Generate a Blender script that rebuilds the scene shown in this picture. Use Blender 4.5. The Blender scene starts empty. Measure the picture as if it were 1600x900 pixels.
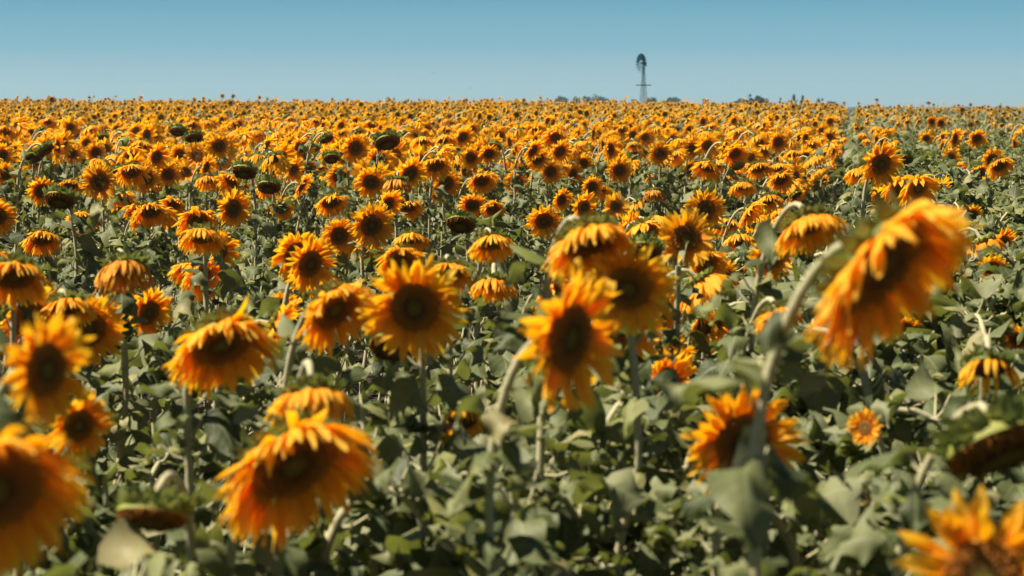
import bpy, math, random
import numpy as np
from mathutils import Vector

# ---------------------------------------------------------------- scene, camera, light
sc = bpy.context.scene
COL = sc.collection
PI = math.pi
F = 3778.0                      # focal length in pixels of the 1600 px wide photograph
CAM_Z = 2.3
TILT = math.atan(290.0 / F)
cam_d = bpy.data.cameras.new('camera')
cam_d.sensor_width = 36.0
cam_d.lens = F / 1600.0 * 36.0
cam_d.clip_start = 0.2
cam_d.clip_end = 6000
cam_d.dof.use_dof = True
cam_d.dof.focus_distance = 17.0
cam_d.dof.aperture_fstop = 5.8
cam_d.dof.aperture_blades = 7
cam = bpy.data.objects.new('camera', cam_d)
COL.objects.link(cam)
cam.location = (0, 0, CAM_Z)
cam.rotation_euler = (PI / 2 - TILT, 0, 0)
sc.camera = cam

SUN_DIR = Vector((-0.56, -0.08, 0.82)).normalized()      # towards the sun
sun_d = bpy.data.lights.new('sun', 'SUN')
sun_d.energy = 5.0
sun_d.angle = math.radians(0.5)
sun_d.color = (1.0, 0.90, 0.74)
sun = bpy.data.objects.new('sun', sun_d)
COL.objects.link(sun)
sun.rotation_euler = SUN_DIR.to_track_quat('Z', 'Y').to_euler()

world = bpy.data.worlds.new('World')
sc.world = world
world.use_nodes = True
wn, wl = world.node_tree.nodes, world.node_tree.links
wn.clear()
w_out = wn.new('ShaderNodeOutputWorld')
w_bg = wn.new('ShaderNodeBackground')
w_bg.inputs['Strength'].default_value = 0.075
sky = wn.new('ShaderNodeTexSky')
sky.sky_type = 'NISHITA'
sky.sun_disc = False
sky.sun_elevation = math.asin(SUN_DIR.z)
sky.sun_rotation = math.atan2(SUN_DIR.x, SUN_DIR.y)
sky.air_density = 1.0
sky.dust_density = 0.6
sky.ozone_density = 2.0
# the air towards the horizon is bluer than the sky model makes it
w_co = wn.new('ShaderNodeTexCoord')
w_sep = wn.new('ShaderNodeSeparateXYZ')
w_map = wn.new('ShaderNodeMapRange')
w_map.inputs['From Min'].default_value = 0.0
w_map.inputs['From Max'].default_value = 0.50
w_ramp = wn.new('ShaderNodeValToRGB')
w_ramp.color_ramp.elements[0].position = 0.0
w_ramp.color_ramp.elements[0].color = (0.65, 0.785, 1.0, 1)
w_ramp.color_ramp.elements[1].position = 0.086
w_ramp.color_ramp.elements[1].color = (0.185, 0.405, 0.60, 1)
for pos_, col_ in ((0.027, (0.43, 0.63, 0.915, 1)), (0.044, (0.30, 0.533, 0.81, 1))):
    w_e = w_ramp.color_ramp.elements.new(pos_)
    w_e.color = col_
w_e = w_ramp.color_ramp.elements.new(0.30)
w_e.color = (0.12, 0.20, 0.26, 1)
w_e = w_ramp.color_ramp.elements.new(1.0)
w_e.color = (0.24, 0.26, 0.26, 1)
w_mul = wn.new('ShaderNodeMix')
w_mul.data_type = 'RGBA'
w_mul.blend_type = 'MULTIPLY'
w_mul.inputs['Factor'].default_value = 1.0
wl.new(w_co.outputs['Generated'], w_sep.inputs[0])
wl.new(w_sep.outputs['Z'], w_map.inputs['Value'])
wl.new(w_map.outputs[0], w_ramp.inputs[0])
wl.new(sky.outputs[0], w_mul.inputs['A'])
wl.new(w_ramp.outputs[0], w_mul.inputs['B'])
wl.new(w_mul.outputs['Result'], w_bg.inputs['Color'])
wl.new(w_bg.outputs[0], w_out.inputs['Surface'])

sc.view_settings.view_transform = 'Standard'
sc.view_settings.look = 'None'
sc.view_settings.exposure = 1.18
sc.view_settings.gamma = 1.0
sc.view_settings.use_curve_mapping = False
sc.render.engine = 'CYCLES'
cy = sc.cycles
cy.use_denoising = True
cy.denoiser = 'OPENIMAGEDENOISE'
cy.denoising_prefilter = 'ACCURATE'
cy.use_adaptive_sampling = True
cy.adaptive_threshold = 0.01
cy.max_bounces = 7
cy.diffuse_bounces = 4
cy.glossy_bounces = 2
cy.transmission_bounces = 6
cy.volume_bounces = 1
cy.transparent_max_bounces = 4
cy.caustics_reflective = False
cy.caustics_refractive = False

# ---------------------------------------------------------------- ground shape
U = 0.140                       # the rows run towards (U, 1)
CREST = 150.0


def gz(x, y):
    x = np.asarray(x, float)
    y = np.asarray(y, float)
    yy = np.clip(y, 0, CREST)
    up = 0.50 * (yy / CREST) ** 2 - (0.0085 * np.clip(x, 0, 60) + 0.0010 * np.clip(x, -60, 0)) * (yy / CREST)
    dn = np.clip((y - CREST) / 200.0, 0, 1)
    und = 0.05 * np.sin(x * 0.21 + 1.3) * np.sin(y * 0.13) * np.clip(y / 30.0, 0, 1)
    return up + und * np.clip(1.5 - y / 400.0, 0, 1) - 3.4 * dn * dn * (3 - 2 * dn)


def ray(px, py, d):
    """world point seen at pixel (px, py) of the 1600 x 900 photograph, d metres ahead (along y)"""
    cx, cyy = (px - 800) / F, (450 - py) / F
    c, s = math.cos(TILT), math.sin(TILT)
    vy = c + cyy * s
    vz = -s + cyy * c
    return np.array([cx / vy * d, d, CAM_Z + vz / vy * d])


def project(x, y, z):
    c, s = math.cos(TILT), math.sin(TILT)
    dz = z - CAM_Z
    dep = y * c - dz * s
    up = y * s + dz * c
    return 800 + F * x / dep, 450 - F * up / dep


# ---------------------------------------------------------------- materials
def new_mat(name):
    m = bpy.data.materials.new(name)
    m.use_nodes = True
    nt = m.node_tree
    nt.nodes.clear()
    out = nt.nodes.new('ShaderNodeOutputMaterial')
    return m, nt, out


def N(nt, kind, **kw):
    n = nt.nodes.new(kind)
    for k, v in kw.items():
        if k in n.inputs:
            n.inputs[k].default_value = v
        else:
            setattr(n, k, v)
    return n


def attr(nt, name):
    n = nt.nodes.new('ShaderNodeAttribute')
    n.attribute_name = name
    return n.outputs['Fac']


def ramp(nt, src, stops):
    r = nt.nodes.new('ShaderNodeValToRGB')
    els = r.color_ramp.elements
    while len(els) < len(stops):
        els.new(0.5)
    for e, (p, c) in zip(els, stops):
        e.position = p
        e.color = (*c, 1)
    nt.links.new(src, r.inputs[0])
    return r.outputs[0]


def mix(nt, fac, a, b, blend='MIX'):
    m = nt.nodes.new('ShaderNodeMix')
    m.data_type = 'RGBA'
    m.blend_type = blend
    for sock, v in (('Factor', fac), ('A', a), ('B', b)):
        if isinstance(v, (int, float)):
            m.inputs[sock].default_value = v
        elif isinstance(v, tuple):
            m.inputs[sock].default_value = (*v, 1)
        else:
            nt.links.new(v, m.inputs[sock])
    return m.outputs['Result']


def math_n(nt, op, a, b=0.0, c=0.0):
    m = nt.nodes.new('ShaderNodeMath')
    m.operation = op
    for i, v in enumerate((a, b, c)):
        if isinstance(v, (int, float)):
            m.inputs[i].default_value = v
        else:
            nt.links.new(v, m.inputs[i])
    return m.outputs[0]


def noise(nt, scale, detail=3.0, obj=True):
    co = nt.nodes.new('ShaderNodeTexCoord')
    n = nt.nodes.new('ShaderNodeTexNoise')
    n.inputs['Scale'].default_value = scale
    n.inputs['Detail'].default_value = detail
    nt.links.new(co.outputs['Object'], n.inputs['Vector'])
    return n.outputs['Fac']


def leafy(nt, out, col, tcol, tfac, rough, spec=0.5, bump=None, bstr=0.3):
    p = nt.nodes.new('ShaderNodeBsdfPrincipled')
    nt.links.new(col, p.inputs['Base Color'])
    p.inputs['Roughness'].default_value = rough
    p.inputs['Specular IOR Level'].default_value = spec
    tr = nt.nodes.new('ShaderNodeBsdfTranslucent')
    nt.links.new(tcol, tr.inputs['Color'])
    if bump is not None:
        b = nt.nodes.new('ShaderNodeBump')
        b.inputs['Strength'].default_value = bstr
        b.inputs['Distance'].default_value = 0.002
        nt.links.new(bump, b.inputs['Height'])
        nt.links.new(b.outputs[0], p.inputs['Normal'])
    ms = nt.nodes.new('ShaderNodeMixShader')
    ms.inputs[0].default_value = tfac
    nt.links.new(p.outputs[0], ms.inputs[1])
    nt.links.new(tr.outputs[0], ms.inputs[2])
    nt.links.new(ms.outputs[0], out.inputs['Surface'])


def petal_material():
    m, nt, out = new_mat('petal')
    t, w, r = attr(nt, 'a_t'), attr(nt, 'a_w'), attr(nt, 'a_r')
    col = ramp(nt, t, [(0.0, (0.88, 0.42, 0.012)), (0.35, (0.95, 0.54, 0.022)), (1.0, (0.96, 0.68, 0.08))])
    col2 = ramp(nt, t, [(0.0, (0.88, 0.34, 0.010)), (0.5, (0.94, 0.43, 0.012)), (1.0, (0.94, 0.56, 0.04))])
    col = mix(nt, r, col, col2)
    oi = nt.nodes.new('ShaderNodeObjectInfo')
    col = mix(nt, math_n(nt, 'MULTIPLY', oi.outputs['Random'], 0.30), col, (0.90, 0.36, 0.012))
    # fine lengthwise veins
    vein = math_n(nt, 'SINE', math_n(nt, 'MULTIPLY', w, 14.0))
    vein = math_n(nt, 'MULTIPLY_ADD', vein, 0.5, 0.5)
    col = mix(nt, math_n(nt, 'MULTIPLY', vein, 0.16), col, (0.70, 0.20, 0.005))
    # dried brown tips on some
    dry = math_n(nt, 'MULTIPLY', math_n(nt, 'POWER', t, 7.0), math_n(nt, 'GREATER_THAN', r, 0.72))
    col = mix(nt, math_n(nt, 'MULTIPLY', dry, 0.6), col, (0.34, 0.12, 0.02))
    tcol = mix(nt, 1.0, col, (1.12, 1.08, 0.35), 'MULTIPLY')
    leafy(nt, out, col, tcol, 0.50, 0.6, 0.25, vein, 0.35)
    return m


def wilt_material():
    m, nt, out = new_mat('wilted_petal')
    t, w, r = attr(nt, 'a_t'), attr(nt, 'a_w'), attr(nt, 'a_r')
    col = ramp(nt, t, [(0.0, (0.60, 0.20, 0.012)), (0.5, (0.80, 0.36, 0.03)), (1.0, (0.72, 0.34, 0.05))])
    n = noise(nt, 60.0)
    col = mix(nt, math_n(nt, 'MULTIPLY', n, r), col, (0.48, 0.20, 0.03))
    leafy(nt, out, col, col, 0.35, 0.7, 0.2, n, 0.5)
    return m


def disc_material():
    m, nt, out = new_mat('seed_disc')
    t, r = attr(nt, 'a_t'), attr(nt, 'a_r')
    col = ramp(nt, t, [(0.0, (0.150, 0.125, 0.020)), (0.26, (0.110, 0.075, 0.014)), (0.38, (0.060, 0.028, 0.007)),
                       (0.55, (0.22, 0.080, 0.014)), (0.85, (0.40, 0.145, 0.018)), (1.0, (0.50, 0.19, 0.018))])
    col = mix(nt, math_n(nt, 'MULTIPLY', math_n(nt, 'POWER', r, 2.0), 0.6), col, (0.26, 0.12, 0.02))
    p = N(nt, 'ShaderNodeBsdfPrincipled', Roughness=0.85)
    p.inputs['Specular IOR Level'].default_value = 0.15
    nt.links.new(col, p.inputs['Base Color'])
    nt.links.new(p.outputs[0], out.inputs['Surface'])
    return m


def leaf_material():
    m, nt, out = new_mat('sunflower_leaf')
    t, w, r = attr(nt, 'a_t'), attr(nt, 'a_w'), attr(nt, 'a_r')
    col = ramp(nt, r, [(0.0, (0.036, 0.048, 0.016)), (0.28, (0.086, 0.104, 0.036)), (0.55, (0.148, 0.160, 0.068)),
                       (0.78, (0.215, 0.220, 0.115)), (0.90, (0.170, 0.185, 0.040)), (1.0, (0.32, 0.27, 0.13))])
    n = noise(nt, 28.0, 4.0)
    col = mix(nt, math_n(nt, 'MULTIPLY', n, 0.35), col, (0.055, 0.070, 0.026))
    aw = math_n(nt, 'ABSOLUTE', w)
    # side veins run forward from the midrib
    sv = math_n(nt, 'SINE', math_n(nt, 'MULTIPLY', math_n(nt, 'SUBTRACT', t, math_n(nt, 'MULTIPLY', aw, 0.22)), 44.0))
    sv = math_n(nt, 'GREATER_THAN', sv, 0.90)
    mid = math_n(nt, 'LESS_THAN', aw, 0.06)
    veins = math_n(nt, 'MAXIMUM', math_n(nt, 'MULTIPLY', sv, 0.5), mid)
    col = mix(nt, math_n(nt, 'MULTIPLY', veins, 0.55), col, (0.22, 0.25, 0.13))
    # underside is paler
    geo = nt.nodes.new('ShaderNodeNewGeometry')
    under = mix(nt, 0.65, col, (0.225, 0.220, 0.145))
    col = mix(nt, geo.outputs['Backfacing'], under, col)      # the blades are built upside down
    tcol = mix(nt, 0.5, (0.15, 0.20, 0.025), mix(nt, 1.0, col, (1.6, 1.7, 0.5), 'MULTIPLY'))
    leafy(nt, out, col, tcol, 0.24, 0.58, 0.28, math_n(nt, 'ADD', n, math_n(nt, 'MULTIPLY', veins, -0.6)), 0.6)
    return m


def bract_material():
    m, nt, out = new_mat('bract')
    t, r = attr(nt, 'a_t'), attr(nt, 'a_r')
    col = ramp(nt, r, [(0.0, (0.13, 0.18, 0.028)), (0.6, (0.20, 0.25, 0.040)), (1.0, (0.30, 0.31, 0.065))])
    col = mix(nt, math_n(nt, 'MULTIPLY', t, 0.5), col, (0.26, 0.27, 0.10))
    leafy(nt, out, col, col, 0.3, 0.6, 0.3)
    return m


def stem_material():
    m, nt, out = new_mat('hairy_stem')
    r = attr(nt, 'a_r')
    n = noise(nt, 90.0, 4.0)
    col = mix(nt, n, (0.26, 0.25, 0.12), (0.46, 0.41, 0.25))
    p = N(nt, 'ShaderNodeBsdfPrincipled', Roughness=0.7)
    nt.links.new(col, p.inputs['Base Color'])
    p.inputs['Specular IOR Level'].default_value = 0.3
    p.inputs['Sheen Weight'].default_value = 0.15
    b = N(nt, 'ShaderNodeBump', Strength=0.5, Distance=0.002)
    nt.links.new(n, b.inputs['Height'])
    nt.links.new(b.outputs[0], p.inputs['Normal'])
    nt.links.new(p.outputs[0], out.inputs['Surface'])
    return m


def soil_material():
    m, nt, out = new_mat('dry_soil')
    n = noise(nt, 1.7, 8.0)
    n2 = noise(nt, 0.03, 3.0)
    col = mix(nt, n, (0.022, 0.017, 0.012), (0.055, 0.043, 0.029))
    col = mix(nt, math_n(nt, 'MULTIPLY', n2, 0.5), col, (0.05, 0.048, 0.028))
    p = N(nt, 'ShaderNodeBsdfPrincipled', Roughness=0.95)
    p.inputs['Specular IOR Level'].default_value = 0.05
    nt.links.new(col, p.inputs['Base Color'])
    b = N(nt, 'ShaderNodeBump', Strength=0.8, Distance=0.05)
    nt.links.new(n, b.inputs['Height'])
    nt.links.new(b.outputs[0], p.inputs['Normal'])
    nt.links.new(p.outputs[0], out.inputs['Surface'])
    return m


def plain(name, c, rough=0.7, metal=0.0, nscale=8.0):
    m, nt, out = new_mat(name)
    n = noise(nt, nscale, 4.0)
    col = mix(nt, n, tuple(v * 0.75 for v in c), tuple(min(1, v * 1.25) for v in c))
    p = N(nt, 'ShaderNodeBsdfPrincipled', Roughness=rough, Metallic=metal)
    nt.links.new(col, p.inputs['Base Color'])
    nt.links.new(p.outputs[0], out.inputs['Surface'])
    return m


M_PETAL, M_WILT, M_DISC = petal_material(), wilt_material(), disc_material()
M_LEAF, M_BRACT, M_STEM, M_SOIL = leaf_material(), bract_material(), stem_material(), soil_material()
M_STEEL = plain('weathered_steel', (0.002, 0.020, 0.028), 0.9, 0.0)
M_STEEL.node_tree.nodes['Principled BSDF'].inputs['Specular IOR Level'].default_value = 0.1
M_TREE = plain('tree_leaf', (0.045, 0.075, 0.035), 0.8, 0, 0.8)
M_BARK = plain('bark', (0.11, 0.09, 0.07), 0.9)
M_BIRD = plain('dark_feathers', (0.04, 0.04, 0.045), 0.8)
MATS = [M_STEM, M_LEAF, M_BRACT, M_DISC, M_PETAL, M_WILT]


# ---------------------------------------------------------------- mesh building
class G:
    """vertices, quads and three per-vertex values: along, across, random"""

    def __init__(self):
        self.v, self.q, self.t, self.w, self.r, self.n = [], [], [], [], [], 0

    def add(self, v, q, t=0.0, w=0.0, r=0.0):
        k = len(v)
        self.v.append(np.asarray(v, float).reshape(-1, 3))
        self.q.append(np.asarray(q, int).reshape(-1, 4) + self.n)
        for lst, val in ((self.t, t), (self.w, w), (self.r, r)):
            lst.append(np.broadcast_to(np.asarray(val, float), (k,)).copy())
        self.n += k

    def arrays(self):
        return (np.concatenate(self.v), np.concatenate(self.q), np.concatenate(self.t),
                np.concatenate(self.w), np.concatenate(self.r))


def grid_quads(na, nb, count=1, closed_b=False):
    """quads of `count` grids, each na x nb vertices (a-major)"""
    a = np.arange(na - 1)[:, None]
    b = np.arange(nb if closed_b else nb - 1)[None, :]
    b2 = (b + 1) % nb
    q = np.stack([a * nb + b, a * nb + b2, (a + 1) * nb + b2, (a + 1) * nb + b], -1).reshape(-1, 4)
    return (q[None] + (np.arange(count) * na * nb)[:, None, None]).reshape(-1, 4)


def build_mesh(name, v, q, t=None, w=None, r=None, mats=None, mi=None, smooth=True):
    me = bpy.data.meshes.new(name)
    nv, nq = len(v), len(q)
    me.vertices.add(nv)
    me.vertices.foreach_set('co', np.ascontiguousarray(v, np.float32).ravel())
    me.loops.add(nq * 4)
    me.loops.foreach_set('vertex_index', np.ascontiguousarray(q, np.int32).ravel())
    me.polygons.add(nq)
    me.polygons.foreach_set('loop_start', np.arange(0, nq * 4, 4, dtype=np.int32))
    for m in (mats or []):
        me.materials.append(m)
    if mi is not None:
        me.polygons.foreach_set('material_index', np.ascontiguousarray(mi, np.int32))
    me.update(calc_edges=True)
    me.polygons.foreach_set('use_smooth', np.full(nq, smooth))
    for nm, arr in (('a_t', t), ('a_w', w), ('a_r', r)):
        if arr is not None:
            at = me.attributes.new(nm, 'FLOAT', 'POINT')
            at.data.foreach_set('value', np.ascontiguousarray(arr, np.float32))
    return me


def link(name, data, parent=None):
    o = bpy.data.objects.new(name, data)
    COL.objects.link(o)
    if parent is not None:
        o.parent = parent
    return o


def nrm(a):
    return a / np.maximum(np.linalg.norm(a, axis=-1, keepdims=True), 1e-9)


def tube(g, path, rad, sides, t=0.0, r=0.0, cap=True):
    path = np.asarray(path, float)
    n = len(path)
    rad = np.broadcast_to(np.asarray(rad, float), (n,))
    tan = nrm(np.gradient(path, axis=0))
    ref = np.array([1.0, 0.0, 0.0])
    if abs(tan[0][0]) > 0.8:
        ref = np.array([0.0, 1.0, 0.0])
    e1 = nrm(np.cross(tan, np.broadcast_to(ref, tan.shape)))
    e2 = np.cross(tan, e1)
    ang = np.arange(sides) / sides * 2 * PI
    v = path[:, None] + rad[:, None, None] * (np.cos(ang)[None, :, None] * e1[:, None] + np.sin(ang)[None, :, None] * e2[:, None])
    g.add(v.reshape(-1, 3), grid_quads(n, sides, 1, True), t, 0, r)


def beam(g, a, b, wd):
    """square bar from a to b with end caps"""
    a, b = np.asarray(a, float), np.asarray(b, float)
    t = nrm(b - a)
    ref = np.array([0, 0, 1.0]) if abs(t[2]) < 0.9 else np.array([1.0, 0, 0])
    e1 = nrm(np.cross(t, ref)) * wd / 2
    e2 = nrm(np.cross(t, e1)) * wd / 2
    v = [p + s1 * e1 + s2 * e2 for p in (a, b) for s1, s2 in ((-1, -1), (1, -1), (1, 1), (-1, 1))]
    g.add(v, [(0, 1, 5, 4), (1, 2, 6, 5), (2, 3, 7, 6), (3, 0, 4, 7), (3, 2, 1, 0), (4, 5, 6, 7)])


def box(g, c, s, rz=0.0):
    c = np.asarray(c, float)
    pts = []
    for z in (-1, 1):
        for x, y in ((-1, -1), (1, -1), (1, 1), (-1, 1)):
            px, py = x * s[0] / 2, y * s[1] / 2
            pts.append(c + (px * math.cos(rz) - py * math.sin(rz), px * math.sin(rz) + py * math.cos(rz), z * s[2] / 2))
    g.add(pts, [(0, 1, 5, 4), (1, 2, 6, 5), (2, 3, 7, 6), (3, 0, 4, 7), (3, 2, 1, 0), (4, 5, 6, 7)])


def blades(g, rng, base, d0, side, nrmv, length, width, segs, across, pull, prof, cup=0.2, wave=0.0, curl=0.0,
           r=None, t0=0.0, fold=0.0, start=0.0):
    """many thin blades at once (petals, bracts, leaf blades).
    base, d0, side, nrmv: (n,3); pull: function t -> (n,3) added to the direction; prof: function t -> half-width factor"""
    n = len(base)
    length = np.broadcast_to(length, (n,))
    width = np.broadcast_to(width, (n,))
    rr = rng.random(n) if r is None else r
    p = base.copy()
    side = side.copy()
    s = np.linspace(-1, 1, across + 1)
    ph = rng.random(n) * 6.28
    ph2 = rng.random(n) * 6.28
    rows = []
    for i in range(segs + 1):
        t = i / segs
        d = nrm(d0 + pull(t))
        if i:
            p = p + d * (length / segs)[:, None]
        sd = nrm(side - d * np.sum(side * d, 1, keepdims=True))
        up = np.cross(sd, d)
        sg = np.sign(np.sum(up * nrmv, 1, keepdims=True))
        hw = width * prof(t)
        lift = (cup * s[None] ** 2 + fold * np.abs(s)[None]) * hw[:, None] \
            + wave * width[:, None] * np.sin(ph[:, None] + t * 9.0 + s[None] * 1.6) * np.abs(s)[None] * (0.35 + t) \
            + curl * width[:, None] * np.sin(ph2[:, None] + t * 5) * s[None]
        rows.append(p[:, None] + sd[:, None] * (s[None] * hw[:, None])[..., None] + up[:, None] * lift[..., None])
    v = np.stack(rows, 1)                                           # n, segs+1, across+1, 3
    na, nb = segs + 1, across + 1
    tt = np.broadcast_to(np.linspace(t0, 1, na)[None, :, None], (n, na, nb)).ravel()
    ww = np.broadcast_to(s[None, None, :], (n, na, nb)).ravel()
    r3 = np.broadcast_to(rr[:, None, None], (n, na, nb)).ravel()
    g.add(v.reshape(-1, 3), grid_quads(na, nb, n), tt, ww, r3)


def head_geometry(rng, kind, p, C, R, PL, lod, grav, npet, face_roll=0.0):
    """flower head whose face looks to -y, nodding by angle p; C is the middle of the disc"""
    n = np.array([0.0, -math.cos(p), -math.sin(p)])
    ex = np.array([1.0, 0, 0])
    ey = np.cross(n, ex)
    if ey[2] < 0:
        ey = -ey
    down = np.array([0, 0, -1.0])
    back, disc, pets, bra = G(), G(), G(), G()
    sides = (32, 20, 12, 7)[lod]
    ang = np.arange(sides) / sides * 2 * PI
    wob = 1 + 0.03 * np.sin(ang * 2 + rng.random() * 6) + 0.02 * np.sin(ang * 3 + rng.random() * 6)
    rad = (np.cos(ang)[:, None] * ex + np.sin(ang)[:, None] * ey) * wob[:, None]

    def rings(g, prof, tvals, rv):
        v = np.stack([C + rad * rr + n * hh for rr, hh in prof])
        g.add(v.reshape(-1, 3), grid_quads(len(prof), sides, 1, True), np.repeat(tvals, sides), 0, rv)
    # green back of the head
    bp = [(0.010, -0.036), (R * 0.35, -0.034), (R * 0.75, -0.024), (R * 1.0, -0.008), (R * 1.02, 0.002)]
    if lod >= 2:
        bp = [(0.008, -0.034), (R * 0.8, -0.024), (R * 1.02, 0.0)]
    bp = [(a, b * R / 0.07) for a, b in bp]
    rings(back, bp, np.zeros(len(bp)), rng.random())
    # disc
    dm = (0.016 if kind not in ('bare', 'few') else 0.028) * R / 0.07
    dp = [(R * x, dm * (1.0 - (x * 0.98) ** 2 * 0.95 - 0.40 * math.exp(-(x / 0.34) ** 2))) for x in
          ([1.0, 0.93, 0.82, 0.68, 0.52, 0.36, 0.2, 0.02] if lod < 2 else ([1.0, 0.75, 0.4, 0.02] if lod == 2 else [1.0, 0.03]))]
    if lod == 3:
        dp = [(R * 1.0, 0.002), (R * 0.03, dm * 0.8)]
    aged = 0.66 if kind in ('bare', 'few') else 1.0       # old discs have no orange rim
    rings(disc, dp, np.array([a / R for a, b in dp]) * aged, 0.3)
    if lod < 2:
        nf = 420 if lod == 0 else 190
        k = np.arange(nf) + 0.5
        fr = np.sqrt(k / nf)
        fa = k * 2.399963
        fz = dm * (1.0 - (fr * 0.98) ** 2 * 0.95 - 0.40 * np.exp(-(fr / 0.34) ** 2)) - 0.0015
        c0 = C + (np.cos(fa) * fr * R * 0.985)[:, None] * ex + (np.sin(fa) * fr * R * 0.985)[:, None] * ey + fz[:, None] * n
        hgt = (0.0035 + 0.0075 * np.clip((fr - 0.35) / 0.4, 0, 1)) * (0.6 + 0.8 * rng.random(nf)) * R / 0.07
        hw = R * 0.040 * (1.0 if lod == 0 else 1.45) * (0.8 + 0.4 * rng.random(nf))
        lean = nrm(n + 0.35 * (np.cos(fa) * fr)[:, None] * ex + 0.35 * (np.sin(fa) * fr)[:, None] * ey + 0.35 * rng.normal(size=(nf, 3)))
        c1 = c0 + lean * hgt[:, None]
        vs = []
        for cc, sc_ in ((c0, 1.0), (c1, 0.35)):
            for a, b in ((-1, -1), (1, -1), (1, 1), (-1, 1)):
                vs.append(cc + (a * hw * sc_)[:, None] * ex + (b * hw * sc_)[:, None] * ey)
        v = np.stack(vs, 1)
        fq = np.array([(0, 1, 5, 4), (1, 2, 6, 5), (2, 3, 7, 6), (3, 0, 4, 7), (4, 5, 6, 7)])
        q = (fq[None] + (np.arange(nf) * 8)[:, None, None]).reshape(-1, 4)
        disc.add(v.reshape(-1, 3), q, np.repeat(fr * aged, 8), 0, np.repeat(rng.random(nf) * aged ** 2, 8))
    # petals
    if kind != 'bare' and npet > 0:
        cnt = npet
        if lod == 2:
            cnt = max(14, int(npet * 0.6))
        if lod == 3:
            cnt = 11
        th = np.arange(cnt) / cnt * 2 * PI + rng.normal(size=cnt) * 0.09
        if kind == 'wilt':
            keep = rng.random(cnt) < 0.8
            th = th[keep]
        if kind == 'few':
            keep = rng.random(cnt) < 0.22
            keep[::3] = True
            th = th[keep]
        cnt = len(th)
        er = np.cos(th)[:, None] * ex + np.sin(th)[:, None] * ey
        et = -np.sin(th)[:, None] * ex + np.cos(th)[:, None] * ey
        et = nrm(et + rng.normal(size=(cnt, 3)) * (0.20 if kind == 'open' else 0.24))
        flare = {'open': 0.25, 'droop': 0.35, 'wilt': 0.30, 'few': 0.3}[kind] + rng.normal(size=cnt) * (0.20 if kind == 'open' else 0.16)
        d0 = nrm(er * np.cos(flare)[:, None] + n[None] * np.sin(flare)[:, None] + rng.normal(size=(cnt, 3)) * 0.07)
        base = C + er * R * 0.97 - n * 0.003 + (rng.random(cnt) * 0.006)[:, None] * n
        gk = grav * (0.65 + 0.7 * rng.random(cnt))
        bend = rng.normal(size=(cnt, 1)) * (0.42 if kind == 'open' else 0.38)
        side_b = rng.normal(size=(cnt, 1)) * 0.16
        pull = lambda t: down[None] * (gk * (0.15 + 1.55 * t ** 1.2))[:, None] + n[None] * bend * t * t + et * side_b * t
        if lod == 3:
            PL = PL * 0.80
        ln = PL * (0.76 + 0.38 * rng.random(cnt) ** 0.7)
        wdt = PL * ((0.185 if kind == 'open' else 0.160) if lod < 2 else 0.23) * (0.75 + 0.5 * rng.random(cnt)) * (30.0 / max(18, npet)) ** 0.4
        if lod == 3:
            wdt = wdt * 1.6
        prof = lambda t: max(0.05, (math.sin(PI * min(1, 0.22 + 0.72 * t ** 0.9)) ** 0.8) * (1 - 0.9 * max(0, t - 0.86) / 0.14))
        sg, ac = ((8, 4), (6, 2), (3, 1), (2, 1))[lod]
        blades(pets, rng, base, d0, et, np.broadcast_to(n, (cnt, 3)), ln, wdt, sg, ac, pull, prof,
               cup=-0.25 if lod < 2 else 0, wave=0.26 if lod < 2 else 0, curl=0.24 if lod < 2 else 0)
    # bracts round the back
    cb = (30, 22, 12, 7)[lod]
    for layer in range((3 if kind == 'bare' else 2) if lod < 2 else 1):
        th = (np.arange(cb) + 0.5 * layer) / cb * 2 * PI + rng.normal(size=cb) * 0.08
        er = np.cos(th)[:, None] * ex + np.sin(th)[:, None] * ey
        et = -np.sin(th)[:, None] * ex + np.cos(th)[:, None] * ey
        d0 = nrm(er * 0.9 + n[None] * ((0.30 if layer else -0.20) if kind != 'bare' else -0.50 + 0.35 * layer) + rng.normal(size=(cb, 3)) * 0.20)
        base = C + er * R * (0.97 - 0.12 * layer) - n * (0.004 + 0.012 * layer)
        bk = (0.5 + rng.random(cb)[:, None] * 0.8)
        pull = lambda t: -n[None] * bk * t * (1.3 if kind != 'bare' else 1.5) + down[None] * 0.25 * t
        ln = R * 0.48 * (0.75 + 0.5 * rng.random(cb))
        wdt = R * 0.17 * (0.8 + 0.4 * rng.random(cb)) * (1.0 if lod < 2 else 1.7)
        prof = lambda t: max(0.03, (1 - t) ** 0.8 * (0.8 + 0.9 * t))
        sg, ac = ((4, 2), (4, 2), (2, 1), (1, 1))[lod]
        blades(bra, rng, base, d0, et, np.broadcast_to(n, (cb, 3)), ln, wdt, sg, ac, pull, prof, cup=0.2, wave=0.12)
    return back, disc, pets, bra


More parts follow.
